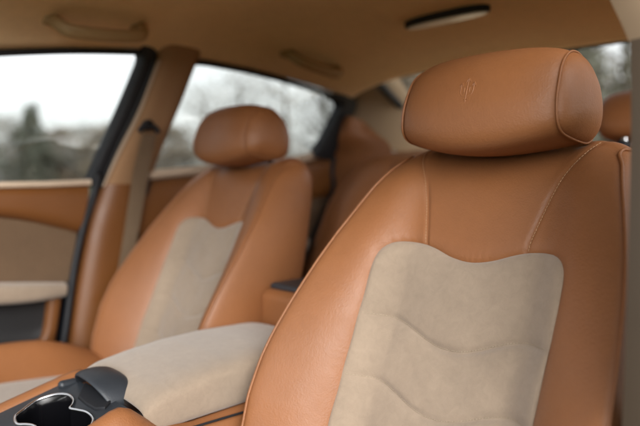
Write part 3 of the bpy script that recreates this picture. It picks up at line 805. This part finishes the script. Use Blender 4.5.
# ------------------------------------------------------------------ outside
def gsheet():
    me = mesh('ground', [(-400, -400, -.05), (400, -400, -.05), (400, 400, -.05), (-400, 400, -.05)], [(0, 1, 2, 3)], GRASS, None, False); me['kind'] = 'structure'
gsheet()
def tree(px, dist, h, w, mat, label, cat='tree', base_h=.25, dens=1.0, leaf=.16, branchy=True):
    k = ray(px, 181); k = np.array([k[0], k[1], 0]); k /= np.linalg.norm(k); b = np.array([CAM[0], CAM[1], 0])+k*dist
    b[2] = -.05
    root = empty('tree', b); tag(root, label, cat, 'trees outside the windows')
    mb = MB(); n = 8
    P = [(0, 0, 0), (.05*w, 0, h*.3), (-.03*w, .04*w, h*.6), (0, 0, h*.9)]; mb.add(*tube_vf(along(P, 10), np.linspace(h*.028, h*.006, 10), 8))
    tips = []
    for i in range(16):
        z = h*(base_h+.6*random.random()); a = random.random()*6.28; l = w*.5*(1-.5*(z/h))*random.uniform(.6, 1); up = l*random.uniform(.2, .8)
        e = np.array([math.cos(a)*l, math.sin(a)*l, z+up]); mb.add(*tube_vf(along([(0, 0, z), (e[0]*.5, e[1]*.5, z+up*.35), e], 6), np.linspace(h*.010, h*.003, 6), 5)); tips.append(e)
    mb.build('trunk', BARK, root)
    N = int(2600*dens); V = np.zeros((N*3, 3)); 
    cl = [np.array([random.gauss(0, w*.22), random.gauss(0, w*.22), h*(base_h+(1-base_h)*random.random()**.8)]) for _ in range(26)]
    for c in cl:
        f = (1.15-c[2]/h) if mat is LEAF_A else 1-max(0, (c[2]/h-.55))/.6; c[0] *= f; c[1] *= f
    for i in range(N):
        c = cl[i % 26]; kk = max(.15, 1.2-c[2]/h) if mat is LEAF_A else 1; p = c+rng.normal(0, 1, 3)*np.array([w*.11*kk, w*.11*kk, h*.065])
        a = rng.normal(0, 1, 3); a /= np.linalg.norm(a); b2 = np.cross(a, rng.normal(0, 1, 3)); b2 /= np.linalg.norm(b2)+1e-9
        s = leaf*rng.uniform(.6, 1.4); V[i*3] = p+a*s; V[i*3+1] = p-a*s*.6+b2*s*.5; V[i*3+2] = p-a*s*.6-b2*s*.5
    mesh('crown', V, np.arange(N*3).reshape(-1, 3), mat, root, False)
T = [(-60, 52, 6.2, 6, LEAF_C, 'brown bare tree outside the left window, beyond the left edge'),
     (8, 50, 5.6, 6, LEAF_B, 'pale rounded tree at the left end of the treeline outside the left window'),
     (30, 46, 5.6, 4.6, LEAF_A, 'dark pointed conifer outside the left window'),
     (62, 52, 4.6, 6, LEAF_C, 'low brown tree right of the dark conifer outside the left window'),
     (84, 50, 4.9, 4, LEAF_B, 'small pale tree next to the window frame in the left window'),
     (112, 48, 4.6, 5, LEAF_C, 'brown tree hidden partly by the window frame and belt pillar'),
     (172, 50, 5.0, 6, LEAF_C, 'brown low tree in the narrow gap left of the small headrest'),
     (205, 32, 5.8, 5, LEAF_B, 'pale bare tree directly above the left of the small headrest'),
     (240, 28, 6.0, 5.5, LEAF_B, 'tall pale bare tree above the small headrest in the rear side window'),
     (285, 27, 6.2, 5.5, LEAF_B, 'tallest pale tree right of the small headrest in the rear side window'),
     (325, 26, 6.0, 4.5, LEAF_B, 'pale tree in the corner of the rear side window'),
     (405, 22, 5.5, 3.5, LEAF_C, 'brown tree in the sliver of back window left of the big headrest'),
     (545, 20, 5.5, 2.2, LEAF_B, 'pale tree just right of the big headrest in the back window'),
     (575, 18, 6.5, 2.6, LEAF_A, 'dark evergreen in the back window right of the big headrest'),
     (600, 22, 5.0, 2.5, LEAF_B, 'pale bare tree in the middle of the back window opening at the right'),
     (625, 19, 6.5, 2.4, LEAF_A, 'dark evergreen at the right end of the back window opening')]
for px, dist, h, w, mt, lb in T:
    tree(px, dist, h, w, mt, lb, base_h=.08 if mt is LEAF_A else .15, dens=1.5 if mt is LEAF_A else ((1.1 if dist < 40 else 2.2) if mt is LEAF_B else 1.7), leaf=(.17 if dist > 40 else .12)*(.5 if mt is LEAF_B else 1))

# ------------------------------------------------------------------ light
w = bpy.data.worlds.new('World'); SC.world = w; w.use_nodes = True; nt = w.node_tree; bg = nt.nodes['Background']
sky = nt.nodes.new('ShaderNodeTexSky'); sky.sky_type = 'NISHITA'; sky.sun_disc = False
SE = R(28)
sky.sun_elevation = SE; sky.dust_density = 3; sky.air_density = 1; sky.ozone_density = 1
hs = nt.nodes.new('ShaderNodeHueSaturation'); hs.inputs['Saturation'].default_value = .12
nt.links.new(sky.outputs[0], hs.inputs['Color']); nt.links.new(hs.outputs[0], bg.inputs['Color']); bg.inputs['Strength'].default_value = .15
sd = bpy.data.lights.new('sun', 'SUN'); sd.energy = .55; sd.angle = R(40); sd.color = (1, .95, .88)
so = bpy.data.objects.new('sun', sd); COL.objects.link(so)
az = np.array([.83, -.56]); az /= np.linalg.norm(az)       # the sun stands ahead of the car on the camera's side
sv = Vector((az[0]*math.cos(SE), az[1]*math.cos(SE), math.sin(SE)))
so.rotation_euler = sv.to_track_quat('Z', 'Y').to_euler()
sky.sun_rotation = math.atan2(az[0], az[1])

# ------------------------------------------------------------------ camera object
cd = bpy.data.cameras.new('camera'); cd.sensor_width = 36; cd.sensor_fit = 'HORIZONTAL'; cd.lens = 36*FPX/640
cd.clip_start = .02; cd.clip_end = 2000
co = bpy.data.objects.new('camera', cd); COL.objects.link(co)
M = Matrix((( RT[0], UP[0], -DV[0], CAM[0]), (RT[1], UP[1], -DV[1], CAM[1]), (RT[2], UP[2], -DV[2], CAM[2]), (0, 0, 0, 1)))
co.matrix_world = M
cd.dof.use_dof = True; cd.dof.focus_distance = .80; cd.dof.aperture_fstop = (cd.lens/1000)/.016; cd.dof.aperture_blades = 9
SC.camera = co
SC.view_settings.view_transform = 'Standard'; SC.view_settings.look = 'None'; SC.view_settings.gamma = 1
SC.view_settings.exposure = .93
SC.cycles.use_denoising = True
SC.cycles.max_bounces = 12; SC.cycles.diffuse_bounces = 6; SC.cycles.transparent_max_bounces = 16
SC.cycles.caustics_reflective = False; SC.cycles.caustics_refractive = False
